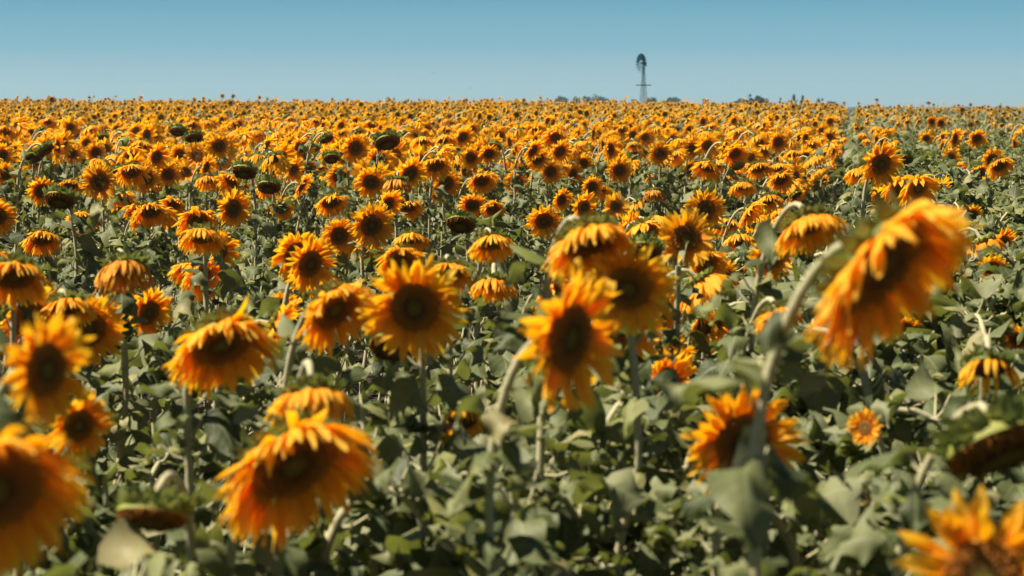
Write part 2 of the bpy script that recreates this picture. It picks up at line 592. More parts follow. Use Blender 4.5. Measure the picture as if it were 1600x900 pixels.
def plant(rng, kind='open', pitch=10.0, H=1.7, R=0.07, PL=0.075, lod=1, grav=None, npet=36, reach=None,
          leaf_n=16, leaf_len=0.19, lean=(0.0, 0.0), neck_leaves=True, stem_r=0.0125):
    """all the parts of one sunflower; root on the ground at the origin, face to -y"""
    p = math.radians(pitch)
    sp = math.sin(max(0, p))
    parts = {}
    leafy_only = kind == 'leafy'
    if reach is None:
        reach = 0.14 + 0.10 * sp
    if grav is None:
        grav = {'open': 0.10, 'droop': 0.66, 'wilt': 1.8, 'bare': 0, 'few': 1.5, 'leafy': 0}[kind]
    if kind == 'droop':
        grav += 0.75 * max(0.0, sp - 0.68) / 0.3
    C = np.array([0.0, -reach, H])
    n = np.array([0.0, -math.cos(p), -math.sin(p)])
    st = G()
    low = np.array([lean[0], lean[1], 0.0])
    if leafy_only:
        P0 = np.array([0, 0, H - 0.3])
        P1, P2, P3 = P0 + (0, 0, 0.1), np.array([0.01, -0.01, H - 0.1]), np.array([0.02, -0.02, H])
        if lod < 3 and rng.random() < 0.65:              # the top of many stalks is bent over
            sw = 0.14 + 0.10 * rng.random()
            P0 = np.array([0, 0.02, H - 0.26])
            P1, P2, P3 = P0 + (0, 0.02, 0.26), np.array([0.02, -sw, H + 0.10]), np.array([0.03, -sw - 0.05, H - 0.10])
    else:
        k = R / 0.07
        P0 = np.array([0, 0.02, H - 0.42 - 0.05 * sp])
        nk = (0.55 + 0.6 * rng.random()) * (0.45 if kind == 'droop' and pitch < 40 else 1.0)
        P1 = P0 + (0.0, 0.03, 0.26 + 0.20 * sp * nk)
        P2 = C - n * (0.088 + 0.06 * sp * nk) + (rng.normal() * 0.03, 0.0, 0.01)
        P3 = C - n * 0.033 * k
    nlow, nb = ((8, 14), (5, 9), (2, 5), (1, 2))[lod]
    lowp = [low * (1 - i / nlow) ** 1.0 + np.array([0.012 * math.sin(i * 1.7), 0.012 * math.cos(i * 1.3), 0]) * (0 < i < nlow) + P0 * (i / nlow)
            for i in range(nlow)]
    tt = np.linspace(0, 1, nb + 1)[:, None]
    bz = (1 - tt) ** 3 * P0 + 3 * (1 - tt) ** 2 * tt * P1 + 3 * (1 - tt) * tt ** 2 * P2 + tt ** 3 * P3
    path = np.vstack([lowp, bz])
    rads = np.linspace(stem_r * 1.2, stem_r * (0.72 if not leafy_only else 0.62), len(path))
    rads = rads * (1 + 0.10 * rng.normal(size=len(path)).clip(-1, 1))
    if not leafy_only and lod < 3:
        rads[-1] *= 1.35
    tube(st, path, rads, (10, 7, 4, 3)[lod], 0, rng.random())
    parts['stem'] = st
    # leaves
    fo = G()
    seglen = np.r_[0, np.cumsum(np.linalg.norm(np.diff(path, axis=0), axis=1))]
    tot = seglen[-1] if leafy_only else seglen[nlow + int(nb * 0.55)]
    ln_n = leaf_n
    u0 = 0.34 if lod < 2 else 0.48
    us = u0 + (1 - u0) * (np.arange(ln_n) + 0.5) / ln_n + rng.normal(size=ln_n) * 0.015
    us = np.clip(us, 0.1, 1.0)
    pos = np.stack([np.interp(us * tot, seglen, path[:, i]) for i in range(3)], 1)
    az = np.arange(ln_n) * 2.399 + rng.random() * 6.28 + rng.normal(size=ln_n) * 0.3
    out = np.stack([np.cos(az), np.sin(az), np.zeros(ln_n)], 1)
    tang = np.stack([-np.sin(az), np.cos(az), np.zeros(ln_n)], 1)
    sizef = np.interp(us, [0.2, 0.6, 0.85, 1.0], [1.0, 0.95, 0.88, 0.72]) * (0.45 + 1.1 * rng.random(ln_n) ** 1.3)
    pet_l = (0.03 + 0.09 * np.clip((1.02 - us) * 2.2, 0.1, 1)) * (0.7 + 0.6 * rng.random(ln_n))
    el = 0.75 + rng.normal(size=ln_n) * 0.25
    pd0 = nrm(out * np.cos(el)[:, None] + np.array([0, 0, 1.0]) * np.sin(el)[:, None])
    pend = pos + pd0 * pet_l[:, None]
    if lod < 3:
        # petioles as thin three-sided tubes
        nseg = 2
        rows = []
        for i in range(nseg + 1):
            f = i / nseg
            c = pos + (pend - pos) * f - np.array([0, 0, 1.0]) * (0.01 * math.sin(f * PI))
            rr = (0.0042 - 0.0012 * f) * (1 if lod < 2 else 1.2)
            upv = np.cross(tang, pd0)
            rows.append(np.stack([c + tang * rr, c - tang * rr * 0.5 + upv * rr * 0.87, c - tang * rr * 0.5 - upv * rr * 0.87], 1))
        v = np.stack(rows, 1)
        parts_q = grid_quads(nseg + 1, 3, ln_n, True)
        st_leaf = v.reshape(-1, 3)
        st.add(st_leaf, parts_q, 0, 0, rng.random())
    L = leaf_len * sizef
    W = L * (0.25 + 0.14 * rng.random(ln_n))
    drp = 0.45 + 1.5 * rng.random(ln_n) + 0.5 * (1 - us)
    curlb = rng.normal(size=(ln_n, 1)) * 0.6
    d0 = nrm(out + np.array([0, 0, 1.0]) * (0.35 + rng.normal(size=(ln_n, 1)) * 0.35) + tang * rng.normal(size=(ln_n, 1)) * 0.25)
    sd = nrm(tang + np.array([0, 0, 1.0]) * rng.normal(size=(ln_n, 1)) * 0.7)
    pull = lambda t: np.array([0, 0, -1.0]) * (drp * 1.7 * t)[:, None] + tang * curlb * t
    prof = lambda t: [max(0.02, v) for v in [np.interp(t, [0, 0.06, 0.16, 0.3, 0.5, 0.7, 0.88, 1.0],
                                                          [0.12, 0.62, 0.93, 1.0, 0.84, 0.55, 0.22, 0.02])]][0]
    sg, ac = ((10, 6), (7, 4), (4, 2), (2, 1))[lod]
    if lod == 3:
        prof = lambda t: (0.35, 0.9, 0.1)[int(round(t * 2))]
    blades(fo, rng, pend, d0, sd, np.broadcast_to(np.array([0, 0, 1.0]), (ln_n, 3)), L, W, sg, ac, pull, prof,
           cup=rng.normal() * 0.1, fold=0.38, wave=0.42 if lod < 2 else 0.15, curl=0.55 if lod < 2 else 0.2)
    # small leaves that crowd the neck
    nn = (12, 10, 5, 0)[lod] if neck_leaves else 0
    if leafy_only and lod < 3:
        nn += 8
    if nn:
        u2 = (0.80 if leafy_only else 0.72) + 0.30 * rng.random(nn)
        full = seglen[-1] if leafy_only else tot
        pos2 = np.stack([np.interp(np.clip(u2, 0, 1) * full, seglen, path[:, i]) for i in range(3)], 1)
        az2 = rng.random(nn) * 6.28
        o2 = np.stack([np.cos(az2), np.sin(az2), np.zeros(nn)], 1)
        t2 = np.stack([-np.sin(az2), np.cos(az2), np.zeros(nn)], 1)
        dd = nrm(o2 + np.array([0, 0, 1.0]) * (0.4 + rng.random((nn, 1)) * 0.9))
        L2 = (0.055 + 0.065 * rng.random(nn))
        dr2 = rng.random(nn) * 1.6
        blades(fo, rng, pos2, dd, t2, np.broadcast_to(np.array([0, 0, 1.0]), (nn, 3)), L2, L2 * 0.30, max(3, sg // 2), 2,
               lambda t: np.array([0, 0, -1.0]) * (dr2 * t)[:, None], prof, fold=0.4, wave=0.1, curl=0.2)
    parts['foliage'] = fo
    if not leafy_only:
        back, disc, pets, bra = head_geometry(rng, kind, p, C, R, PL, lod, grav, npet)
        parts['flower_head'] = back
        parts['seed_disc'] = disc
        parts['bracts'] = bra
        if pets.n:
            parts['petals'] = pets
    return parts


PART_MAT = {'stem': 0, 'foliage': 1, 'flower_head': 2, 'seed_disc': 3, 'bracts': 2, 'petals': 4}


def part_meshes(parts, wilt=False):
    out = {}
    for k, g in parts.items():
        v, q, t, w, r = g.arrays()
        mi = PART_MAT[k]
        if k == 'petals' and wilt:
            mi = 5
        out[k] = build_mesh(k, v, q, t, w, r, [MATS[mi]])
    return out


GROUP = 'sunflowers growing in the field'


def make_plant(meshes, loc, yaw, scale, label):
    root = bpy.data.objects.new('sunflower', None)
    root.empty_display_size = 0.1
    COL.objects.link(root)
    root.location = loc
    root.rotation_euler = (0, 0, yaw)
    root.scale = (scale,) * 3
    root['label'] = label
    root['category'] = 'sunflower'
    root['group'] = GROUP
    link('stem', meshes['stem'], root)
    link('foliage', meshes['foliage'], root)
    if 'flower_head' in meshes:
        h = link('flower_head', meshes['flower_head'], root)
        for k in ('seed_disc', 'bracts', 'petals'):
            if k in meshes:
                link(k, meshes[k], h)
    return root


# ---------------------------------------------------------------- ground
def make_ground():
    ys = np.r_[np.linspace(-30, 160, 96), np.linspace(170, 400, 24), np.linspace(450, 3000, 18)]
    xs = np.r_[np.linspace(-1500, -130, 12), np.linspace(-110, 110, 89), np.linspace(130, 1500, 12)]
    X, Y = np.meshgrid(xs, ys)
    Z = gz(X, Y)
    v = np.stack([X, Y, Z], -1).reshape(-1, 3)
    q = grid_quads(len(ys), len(xs))
    o = link('ground', build_mesh('ground', v, q, mats=[M_SOIL]))
    o['kind'] = 'structure'


make_ground()

# ---------------------------------------------------------------- the sunflowers one can point at
# px, py of the disc, overall width in px, distance (None: from the width), yaw (+ faces right), nod, kind, petals, label
HEROES = [
    (1374, 410, 312, 3.5, 50, 33, 'droop', 44, 'largest sunflower, blurred, nodding right, its petals hanging over the brown disc', 'largest nodding bloom'),
    (456, 722, 262, 4.2, 38, 34, 'droop', 44, 'big nodding sunflower at lower left with pale petals fallen over its disc', 'big nodding bloom at lower left'),
    (-14, 762, 292, 3.0, 30, 25, 'droop', 38, 'blurred orange sunflower cut off by the left edge, lowest there', 'blurred bloom at the left edge'),
    (70, 578, 178, 3.55, 54, 6, 'open', 30, 'blurred yellow sunflower with tall greenish disc, just above the one cut off at left', 'blurred yellow bloom at left'),
    (1535, 905, 265, 3.05, -8, -12, 'open', 26, 'blurred bright orange sunflower cut off by the lower right corner', 'bloom in the lower right corner'),
    (648, 480, 162, 5.8, -4, 12, 'open', 40, 'round open sunflower facing the camera with a wide dark brown disc, left of centre', 'round bloom left of centre'),
    (345, 535, 178, 5.5, 26, 44, 'droop', 42, 'nodding sunflower under a yellow-green bract rim, petals combed down its disc', 'combed nodding bloom'),
    (522, 482, 136, 5.9, 42, 32, 'droop', 34, 'sunflower turned right with one pale folded flap of petals over its disc', 'bloom with a folded flap'),
    (887, 528, 226, 4.3, 54, 6, 'open', 30, 'golden sunflower with a narrow upright olive disc, lowest bloom near the centre', 'golden central bloom'),
    (982, 450, 150, 5.5, -10, 16, 'open', 40, 'orange sunflower with dark round disc right behind the golden central bloom', 'round bloom right of centre'),
    (920, 376, 156, 5.5, 26, 52, 'droop', 36, 'hanging sunflower with green bracts on top, above the golden central bloom', 'hanging central bloom'),
    (1262, 350, 124, 6.6, 32, 58, 'droop', 34, 'hanging pale-petalled sunflower seen side-on just left of the largest bloom', 'side-on hanging bloom'),
    (1160, 694, 192, 4.8, 14, 0, 'open', 30, 'orange sunflower with dark disc behind a thick pale stem and curled leaves', 'bloom behind the thick stem'),
    (488, 618, 152, 4.9, 16, 66, 'droop', 34, 'hanging sunflower under a ragged green rim directly behind the big lower left bloom', 'hanging bloom behind it'),
    (238, 805, 124, 4.2, -10, 66, 'bare', 0, 'petalless dark head hanging under a pale hooked neck at lower left', 'bare head at lower left'),
    (1562, 692, 205, 4.0, 36, 59, 'bare', 0, 'broad petalless head with dark underside cut off by the right edge', 'broad bare head at right'),
    (1545, 572, 118, 5.4, -8, 60, 'few', 24, 'nearly bare brown head at right with a few petals still hanging', 'nearly bare head at right'),
    (122, 664, 110, 5.2, 34, 10, 'open', 32, 'small orange sunflower directly below right of the blurred yellow one at left', 'small bloom at lower left'),
    (232, 488, 84, 9.2, 48, 14, 'open', 38, 'small neat sunflower with dark oval disc between the left nodding blooms', 'small oval-disc bloom'),
    (22, 430, 118, 7.2, 14, 48, 'droop', 36, 'large shaggy nodding sunflower at the left edge with long hanging petals', 'shaggy bloom at left'),
    (104, 478, 98, 7.4, 24, 58, 'droop', 34, 'side-on nodding sunflower above the blurred yellow bloom at left', 'side-on bloom at left'),
    (196, 418, 112, 8.0, 10, 62, 'wilt', 34, 'withered brownish sunflower hanging under spiky green bracts', 'withered brown bloom'),
    (316, 368, 78, 10.6, 4, 54, 'droop', 34, 'nodding sunflower on a hooked pale neck with one petal tuft dangling', 'bloom with a dangling tuft'),
    (484, 412, 92, 9.6, 42, 14, 'open', 38, 'open sunflower with oval disc turned right, above the flap-petalled one', 'oval-disc bloom turned right'),
    (-4, 338, 62, None, 20, 20, 'open', 34, 'open sunflower cut in half by the left edge, highest of the large ones there', None),
    (66, 372, 66, None, 16, 50, 'droop', 34, None, None),
    (772, 442, 84, 9.2, -6, 68, 'droop', 32, 'hanging pale sunflower on a tightly hooked neck right of the round bloom', 'hooked-neck hanging bloom'),
    (768, 378, 82, 9.6, 14, 56, 'droop', 34, 'nodding sunflower with shiny folded petals right above the hooked-neck hanging one', None),
    (1072, 372, 92, 8.2, 6, -6, 'open', 36, 'shaggy upward-facing sunflower cluster above the round bloom right of centre', 'shaggy bloom right of centre'),
    (1104, 412, 70, 9.4, 26, 30, 'droop', 34, None, None),
    (1128, 432, 60, 10.6, 6, 6, 'open', 34, None, None),
    (1205, 402, 74, 9.4, 4, 4, 'open', 36, 'open sunflower with low dark disc just left of the side-on hanging bloom', None),
    (1215, 492, 84, 6.6, 24, 54, 'droop', 30, 'half hidden nodding sunflower behind the left side of the largest bloom', None),
    (1155, 374, 62, None, 10, 56, 'droop', 34, None, None),
    (1102, 328, 66, None, 8, 2, 'open', 36, None, None),
    (1376, 256, 72, 13.5, 22, 16, 'open', 44, 'tall bright sunflower standing alone beside the dark lane', 'lone bloom beside the lane'),
    (1412, 248, 34, None, -19, 62, 'bare', 0, None, None),
    (155, 284, 60, None, 0, 0, 'open', 44, 'perfectly round open sunflower facing the camera in the left middle distance', 'round bloom in left middle distance'),
    (364, 326, 62, None, 38, 6, 'open', 42, 'bright sunflower facing right in front of a hanging bare rim, left middle distance', 'right-facing bloom at left'),
    (342, 228, 42, None, 2, 6, 'open', 40, 'orange sunflower standing above its neighbours in the left distance', 'bloom above its neighbours'),
    (1032, 240, 40, None, 0, 4, 'open', 44, 'round sunflower standing clear of the crowd below the windmill', 'round bloom below the windmill'),
    (968, 266, 42, None, 8, 4, 'open', 44, 'round bright sunflower left of and below the one under the windmill', None),
    (697, 286, 50, None, 12, 14, 'open', 42, None, None),
    (680, 258, 52, None, 14, 42, 'droop', 34, None, None),
    (860, 268, 40, None, 8, 8, 'open', 42, None, None),
    (94, 312, 56, None, -10, 58, 'bare', 0, 'dark petalless head hanging below the round bloom at left', 'bare head at left'),
    (605, 222, 46, None, 24, 56, 'bare', 0, 'dark bare head with a grey hooked neck, highest of the bare ones at centre left', 'dark bare head'),
    (620, 284, 56, None, 4, 70, 'wilt', 30, 'brown withered hanging head centred below the dark bare one', None),
    (278, 205, 32, None, -10, 62, 'bare', 0, None, None),
    (303, 215, 32, None, 18, 60, 'bare', 0, None, None),
    (382, 268, 44, None, -12, 58, 'bare', 0, None, None),
    (420, 292, 42, None, -4, 60, 'bare', 0, None, None),
    (1568, 380, 50, None, 30, 10, 'open', 34, 'yellow sunflower with a dark disc among green leaves at the right edge', 'yellow bloom at the right edge'),
    (1590, 530, 60, 8.4, -20, 30, 'open', 34, None, None),
    (1415, 512, 44, None, 10, 20, 'open', 34, None, None),
    (1352, 668, 58, 5.8, -30, -10, 'open', 26, 'small orange sunflower peeping out above leaves below the largest bloom', None),
    (722, 655, 84, 6.0, 10, 40, 'few', 30, 'deep orange petals showing behind the pale central stem', None),
    (1336, 778, 70, 5.3, 20, 62, 'few', 34, 'few orange petals poking out under dark leaves at lower right', None),
    (1550, 250, 40, None, 15, 10, 'open', 34, None, None),
    (1530, 270, 40, None, 10, 30, 'droop', 34, None, None),
    (1526, 216, 34, None, 15, 30, 'open', 34, None, None),
    (1470, 192, 20, None, 15, 4, 'open', 34, None, None),
    (1456, 190, 20, None, 15, 4, 'open', 34, None, None),
    (1562, 258, 46, None, 20, 40, 'droop', 34, None, None),
    (1520, 335, 34, None, 0, 10, 'open', 30, None, None),
    (1540, 290, 36, None, 10, 20, 'open', 30, None, None),
    (1550, 420, 52, 11.0, 10, 10, 'open', 30, None, None),
    (126, 342, 58, None, 20, 48, 'droop', 34, None, None),
    (235, 330, 58, None, 18, 44, 'droop', 34, None, None),
    (518, 315, 56, None, 20, 46, 'droop', 34, None, None),
    (480, 262, 36, None, 10, 4, 'open', 36, None, None),
    (440, 325, 42, None, 10, 10, 'open', 36, None, None),
    (530, 276, 44, None, 10, 12, 'open', 36, None, None),
    (262, 272, 42, None, 10, 4, 'open', 36, None, None),
    (325, 280, 46, None, 10, 64, 'droop', 34, None, None),
    (205, 268, 56, None, 20, 46, 'droop', 36, None, None),
    (228, 278, 48, None, 0, 8, 'open', 36, None, None),
    (113, 240, 32, None, 4, 4, 'open', 36, None, None),
    (150, 238, 34, None, 4, 4, 'open', 36, None, None),
    (110, 290, 40, None, 8, 40, 'droop', 36, None, None),
    (32, 275, 36, None, 0, 4, 'open', 36, None, None),
    (8, 272, 42, None, 10, 10, 'open', 36, None, None),
    (65, 298, 50, None, 20, 20, 'open', 36, None, None),
    (638, 322, 52, None, 12, 50, 'droop', 34, None, None),
    (625, 405, 76, 9.0, 10, 34, 'droop', 36, 'nodding sunflower with wavy petals just above the round bloom left of centre', None),
    (642, 372, 62, None, 10, 58, 'droop', 34, None, None),
    (700, 425, 84, 7.6, 0, 50, 'droop', 36, 'nodding sunflower peeping over the upper right of the round bloom left of centre', None),
    (580, 352, 74, None, 20, 6, 'open', 40, None, None),
    (530, 368, 62, None, 20, 16, 'open', 36, None, None),
    (576, 385, 60, None, 6, 62, 'droop', 34, None, None),
    (752, 282, 46, None, 10, 40, 'droop', 34, None, None),
    (806, 284, 40, None, 10, 10, 'open', 34, None, None),
    (770, 325, 44, None, 10, 40, 'droop', 34, None, None),
    (738, 320, 48, None, 10, 30, 'open', 34, None, None),
    (735, 246, 38, None, 10, 10, 'open', 34, None, None),
    (764, 240, 38, None, 10, 30, 'open', 34, None, None),
    (440, 480, 56, None, 20, 10, 'open', 36, None, None),
    (1008, 392, 60, 8.0, -8, 54, 'bare', 0, 'hanging rim of green bracts beside the shaggy bloom right of centre', None),
    (850, 345, 60, None, 5, 30, 'open', 34, None, None),
    (1022, 300, 42, None, 0, 70, 'wilt', 30, None, None),
    (1078, 265, 34, None, 10, 4, 'open', 36, None, None),
    (1186, 262, 46, None, 20, 50, 'droop', 34, None, None),
    (1216, 222, 36, None, 12, 14, 'open', 36, None, None),
    (1160, 290, 48, None, 10, 60, 'droop', 34, None, None),
    (1220, 280, 44, None, 20, 40, 'droop', 34, None, None),
    (1200, 312, 52, None, 20, 55, 'droop', 34, None, None),
    (1098, 512, 52, 8.5, 8, 10, 'few', 40, None, None),
    (1120, 505, 46, 9.0, 10, 12, 'open', 34, None, None),
    (720, 350, 52, None, -10, 54, 'bare', 0, None, None),
    (925, 292, 38, None, 16, 10, 'open', 36, None, None),
    (912, 255, 32, None, 16, 10, 'open', 36, None, None),
    (990, 225, 30, None, 16, 60, 'droop', 34, None, None),
]

rng_h = np.random.default_rng(11)
placed = []        # dicts: x y z (head) d rad px py kind nod hero-index
hero_specs = []
ASSUME = {'open': 0.270, 'droop': 0.265, 'wilt': 0.25, 'few': 0.24, 'bare': 0.20}
for i, (px, py, D, d, yaw, nod, kind, npet, label, short) in enumerate(HEROES):
    if d is None:
        d = ASSUME[kind] * F / D
        h = (py - 158) * d / F
        if h > 0.85:
            d = 0.85 * F / (py - 158)
        if h < 0.40:
            d = min(0.40 * F / (py - 158), d * 1.3)
    size = D * d / F
    C = ray(px, py, d)
    hero_specs.append((C, size, d))
    placed.append(dict(x=C[0], y=C[1], z=C[2], px=px, py=py, rad=D / 2, kind=kind, hero=i))

# ---------------------------------------------------------------- where the other plants stand
rng = np.random.default_rng(5)


def field_points():
    pts = []
    s = -45.0
    rows_s = np.r_[-0.64 - 0.64 * np.arange(88)[::-1], [-0.72, -0.30, 0.0], np.arange(0.32, 42, 0.46)]
    for s in rows_s:
        step = 0.26
        ys = np.arange(2.0, 168.0, step)
        ys = ys + rng.normal(size=len(ys)) * 0.09
        ss = s + rng.normal(size=len(ys)) * 0.09
        xs = ss + U * ys + 0.13 * np.sin(ys * 0.17 + 0.8) * np.clip(ys / 20, 0, 1) + 0.07 * np.sin(ys * 0.61)
        m = (np.abs(xs) < 0.235 * ys + 1.3)
        # thin out the far rows a little: they hide each other
        m &= rng.random(len(ys)) < np.interp(ys, [0, 15, 40, 100, 168], [0.97, 0.95, 0.78, 0.60, 0.56])
        pts.append(np.stack([xs[m], ys[m], ss[m]], 1))
    return np.concatenate(pts)


P = field_points()
P = P[~((P[:, 2] > -0.46) & (P[:, 2] < 0.10) & (P[:, 1] > 12.5) & (rng.random(len(P)) < 0.5))]      # few plants grow in the lane
# the lane right of the dense block
s_lat = P[:, 2]
right = s_lat > -0.42
in_lane = (s_lat > -0.46) & (s_lat < 0.17)
wall = np.abs(s_lat + 0.68) < 0.16
u = rng.random(len(P))
p_bloom = np.where(right, np.where(in_lane, 0.0, np.where(s_lat < 0.50, 0.20, np.where(s_lat < 0.95, 0.015, np.where(s_lat < 1.4, 0.26, 0.07)))), np.where(P[:, 1] > 60, 0.66, np.where(P[:, 1] > 30, 0.84, 0.95)))
p_bloom = np.where((s_lat > 0.95) & (P[:, 1] > 40), np.where(s_lat < 1.4, 0.24, 0.07), p_bloom)
p_bloom = np.where(right & ~in_lane & (P[:, 1] > 75), np.maximum(p_bloom, np.where(s_lat < 0.95, 0.04, 0.10)), p_bloom)
bloom = u < p_bloom
near = P[:, 1] < 7.2
bloom &= ~near
bloom &= (P[:, 1] > 14) | (rng.random(len(P)) < 0.80)
Hh = np.where(bloom, 1.67 + np.clip(rng.normal(size=len(P)), -2.2, 1.9) * 0.125, 1.26 + rng.random(len(P)) * 0.24)
Hh = np.where(~bloom & near, 1.18 + rng.random(len(P)) * 0.34, Hh)
Hh = np.where(right & bloom, Hh - 0.02, Hh)
Hh = np.where(~bloom & right & ~near, 1.42 + rng.random(len(P)) * 0.22, Hh)
far_leafy = ~bloom & ~right & (P[:, 1] > 22)
Hh = np.where(far_leafy, 1.48 + rng.random(len(P)) * 0.18, Hh)
Hh = np.where(in_lane & (P[:, 1] > 11.5), 0.42 + rng.random(len(P)) * 0.25, Hh)        # the low lane between the blocks
Hh = np.where(wall & bloom, 1.22 + rng.random(len(P)) * 0.5, Hh)
tall = bloom & (rng.random(len(P)) < 0.045) & (P[:, 1] > 60)
Hh = np.where(tall, Hh + 0.10 + 0.25 * rng.random(len(P)), Hh)
yaw = np.radians(rng.normal(size=len(P)) * 30 + 30)
gzz = gz(P[:, 0], P[:, 1])
ppx, ppy = project(P[:, 0], P[:, 1], gzz + Hh)
prad = np.where(bloom, 0.125, 0.12) * F / P[:, 1]
keep = np.ones(len(P), bool)
hb = np.array([[h['x'], h['y'], h['px'], h['py'], h['rad']] for h in placed])
for k in range(len(P)):
    if P[k, 1] < 1.9:
        keep[k] = False
        continue
    dx, dy = hb[:, 2] - ppx[k], hb[:, 3] - ppy[k]
    dist = np.hypot(dx, dy)
    infront = hb[:, 1] > P[k, 1] - 0.15
    if bloom[k]:
        if np.any(infront & (dist < (hb[:, 4] * 0.85 + prad[k] * 0.95))):
            keep[k] = False
    else:
        # leafy plants may cover the lower part of a head's surroundings, never its face
        blk = infront & (np.abs(dx) < prad[k] * 0.75 + hb[:, 4] * 0.75)
        if np.any(blk):
            lim = np.max(hb[blk, 3] + hb[blk, 4] * 0.85)
            if ppy[k] < lim:
                Hh[k] -= (lim - ppy[k]) * P[k, 1] / F
                ppy[k] = lim
                if Hh[k] < 0.75:
                    keep[k] = False
    if np.any(np.hypot(hb[:, 0] - P[k, 0], hb[:, 1] + 0.1 - P[k, 1]) < 0.16):
        keep[k] = False
P, Hh, yaw, bloom, ppx, ppy, prad = P[keep], Hh[keep], yaw[keep], bloom[keep], ppx[keep], ppy[keep], prad[keep]

# the ones that show largest become things of their own
W4, H4 = 400, 225
zb = np.full((H4, W4), 1e9)
order = np.argsort(np.r_[hb[:, 1], P[:, 1]])
allx = np.r_[hb[:, 2], ppx] / 4
ally = np.r_[hb[:, 3], ppy + np.where(bloom, 0, prad * 0.8)] / 4
allr = np.r_[hb[:, 4] * 0.9, prad * np.where(bloom, 1.0, 1.0)] / 4
show = np.zeros(len(allx))
yyg, xxg = np.mgrid[0:H4, 0:W4]
taken = np.zeros((H4, W4), bool)
nb_near = 0
for idx in order:
    cx, cyy, rr = allx[idx], ally[idx], max(allr[idx], 0.8)
    if idx >= len(hb) and P[idx - len(hb), 1] > 34:
        break
    x0, x1, y0, y1 = int(max(0, cx - rr)), int(min(W4, cx + rr + 1)), int(max(0, cyy - rr)), int(min(H4, cyy + rr + 1))
    if x0 >= x1 or y0 >= y1:
        continue
    mk = (xxg[y0:y1, x0:x1] - cx) ** 2 + (yyg[y0:y1, x0:x1] - cyy) ** 2 < rr * rr
    sub = taken[y0:y1, x0:x1]
    show[idx] = np.count_nonzero(mk & ~sub)
    if idx < len(hb) or bloom[idx - len(hb)] or P[idx - len(hb), 1] < 12:
        sub |= mk
shp = show[len(hb):]
N_IND = 296 - len(hb)
thr_order = np.argsort(-shp)[:N_IND]
indiv = np.zeros(len(P), bool)
indiv[thr_order[shp[thr_order] > 3]] = True

# ---------------------------------------------------------------- variants shared by the copies
V_KINDS = [('open', 2), ('open', 8), ('open', 14), ('open', 22), ('open', 28), ('open', -6), ('droop', 26), ('droop', 36), ('droop', 46),
           ('droop', 56), ('droop', 66), ('droop', 50), ('wilt', 58), ('bare', 60), ('bare', 52), ('few', 60)]
V_WEIGHT = np.array([0.6, 0.9, 1.1, 1.2, 1.1, 0.5, 1.1, 1.2, 1.1, 1.0, 0.8, 0.9, 0.2, 0.5, 0.5, 0.35])
V_WEIGHT /= V_WEIGHT.sum()
N_LEAFY = 6
HB, HL = 1.68, 1.35


def variant(seed, vi, lod):
    r = np.random.default_rng(1000 + seed * 17 + vi)
    if vi < len(V_KINDS):
        kind, nod = V_KINDS[vi]
        Rr = 0.056 + 0.013 * r.random()
        if kind == 'bare':
            Rr *= 1.12
        return plant(r, kind, nod, HB, Rr, (0.078 if kind == 'open' else 0.092) + 0.014 * r.random(), lod, None, int((48 if kind == 'open' else 62) + r.integers(0, 12)),
                     leaf_n=(30, 30, 17, 7)[lod], leaf_len=(0.135, 0.135, 0.17, 0.24)[lod],
                     lean=(-0.06 + r.normal() * 0.10, 0.05 + r.normal() * 0.08), stem_r=(0.0115, 0.0115, 0.012, 0.016)[lod])
    return plant(r, 'leafy', 0, HL, lod=lod, leaf_n=(40, 40, 22, 9)[lod], leaf_len=(0.135, 0.135, 0.17, 0.25)[lod],
                 lean=(r.normal() * 0.05, r.normal() * 0.05), stem_r=0.011)


NV = len(V_KINDS) + N_LEAFY
near_var = {v: variant(1, v, 1) for v in range(NV)}
near_mesh = {v: part_meshes(near_var[v], v < len(V_KINDS) and V_KINDS[v][0] == 'wilt') for v in range(NV)}

vidx = np.where(bloom, rng.choice(len(V_KINDS), size=len(P), p=V_WEIGHT), len(V_KINDS) + rng.integers(0, N_LEAFY, len(P)))
scl = np.where(bloom, Hh / HB, Hh / HL)
base_z = gz(P[:, 0], P[:, 1])

# ---------------------------------------------------------------- labels
DIRS = ['right of', 'upper right of', 'above', 'upper left of', 'left of', 'lower left of', 'below', 'lower right of']
ORD = ['nearest', 'second', 'third', 'fourth', 'fifth', 'sixth', 'seventh', 'eighth', 'ninth', 'tenth', 'eleventh', 'twelfth',
       'thirteenth', 'fourteenth', 'fifteenth', 'sixteenth', 'seventeenth', 'eighteenth', 'nineteenth', 'twentieth']
LOOK = {'open': 'open orange sunflower', 'droop': 'nodding orange sunflower', 'wilt': 'withered brownish sunflower',
        'bare': 'petalless dark sunflower', 'few': 'nearly petalless sunflower', 'leafy': 'bloomless leafy sunflower'}
marks = [(h[0], h[1], h[9]) for h in HEROES if h[9] and h[9] != 'hanging bloom behind it']
marks.append((1003, 120, 'windmill'))
todo = {}
for i, h in enumerate(HEROES):
    if not h[8]:
        todo[('h', i)] = (h[0], h[1], h[6])
for k in np.flatnonzero(indiv):
    kd = V_KINDS[vidx[k]][0] if bloom[k] else 'leafy'
    todo[('p', int(k))] = (float(ppx[k]), float(ppy[k]), kd)
buckets = {}
for key, (x, y, kd) in todo.items():
    best = min(range(len(marks)), key=lambda j: math.hypot(marks[j][0] - x, marks[j][1] - y))
    dx, dy = x - marks[best][0], marks[best][1] - y
    sec = int(round(math.atan2(dy, dx) / (PI / 4))) % 8
    buckets.setdefault((best, sec, kd), []).append((math.hypot(dx, dy), key))
LABEL = {}
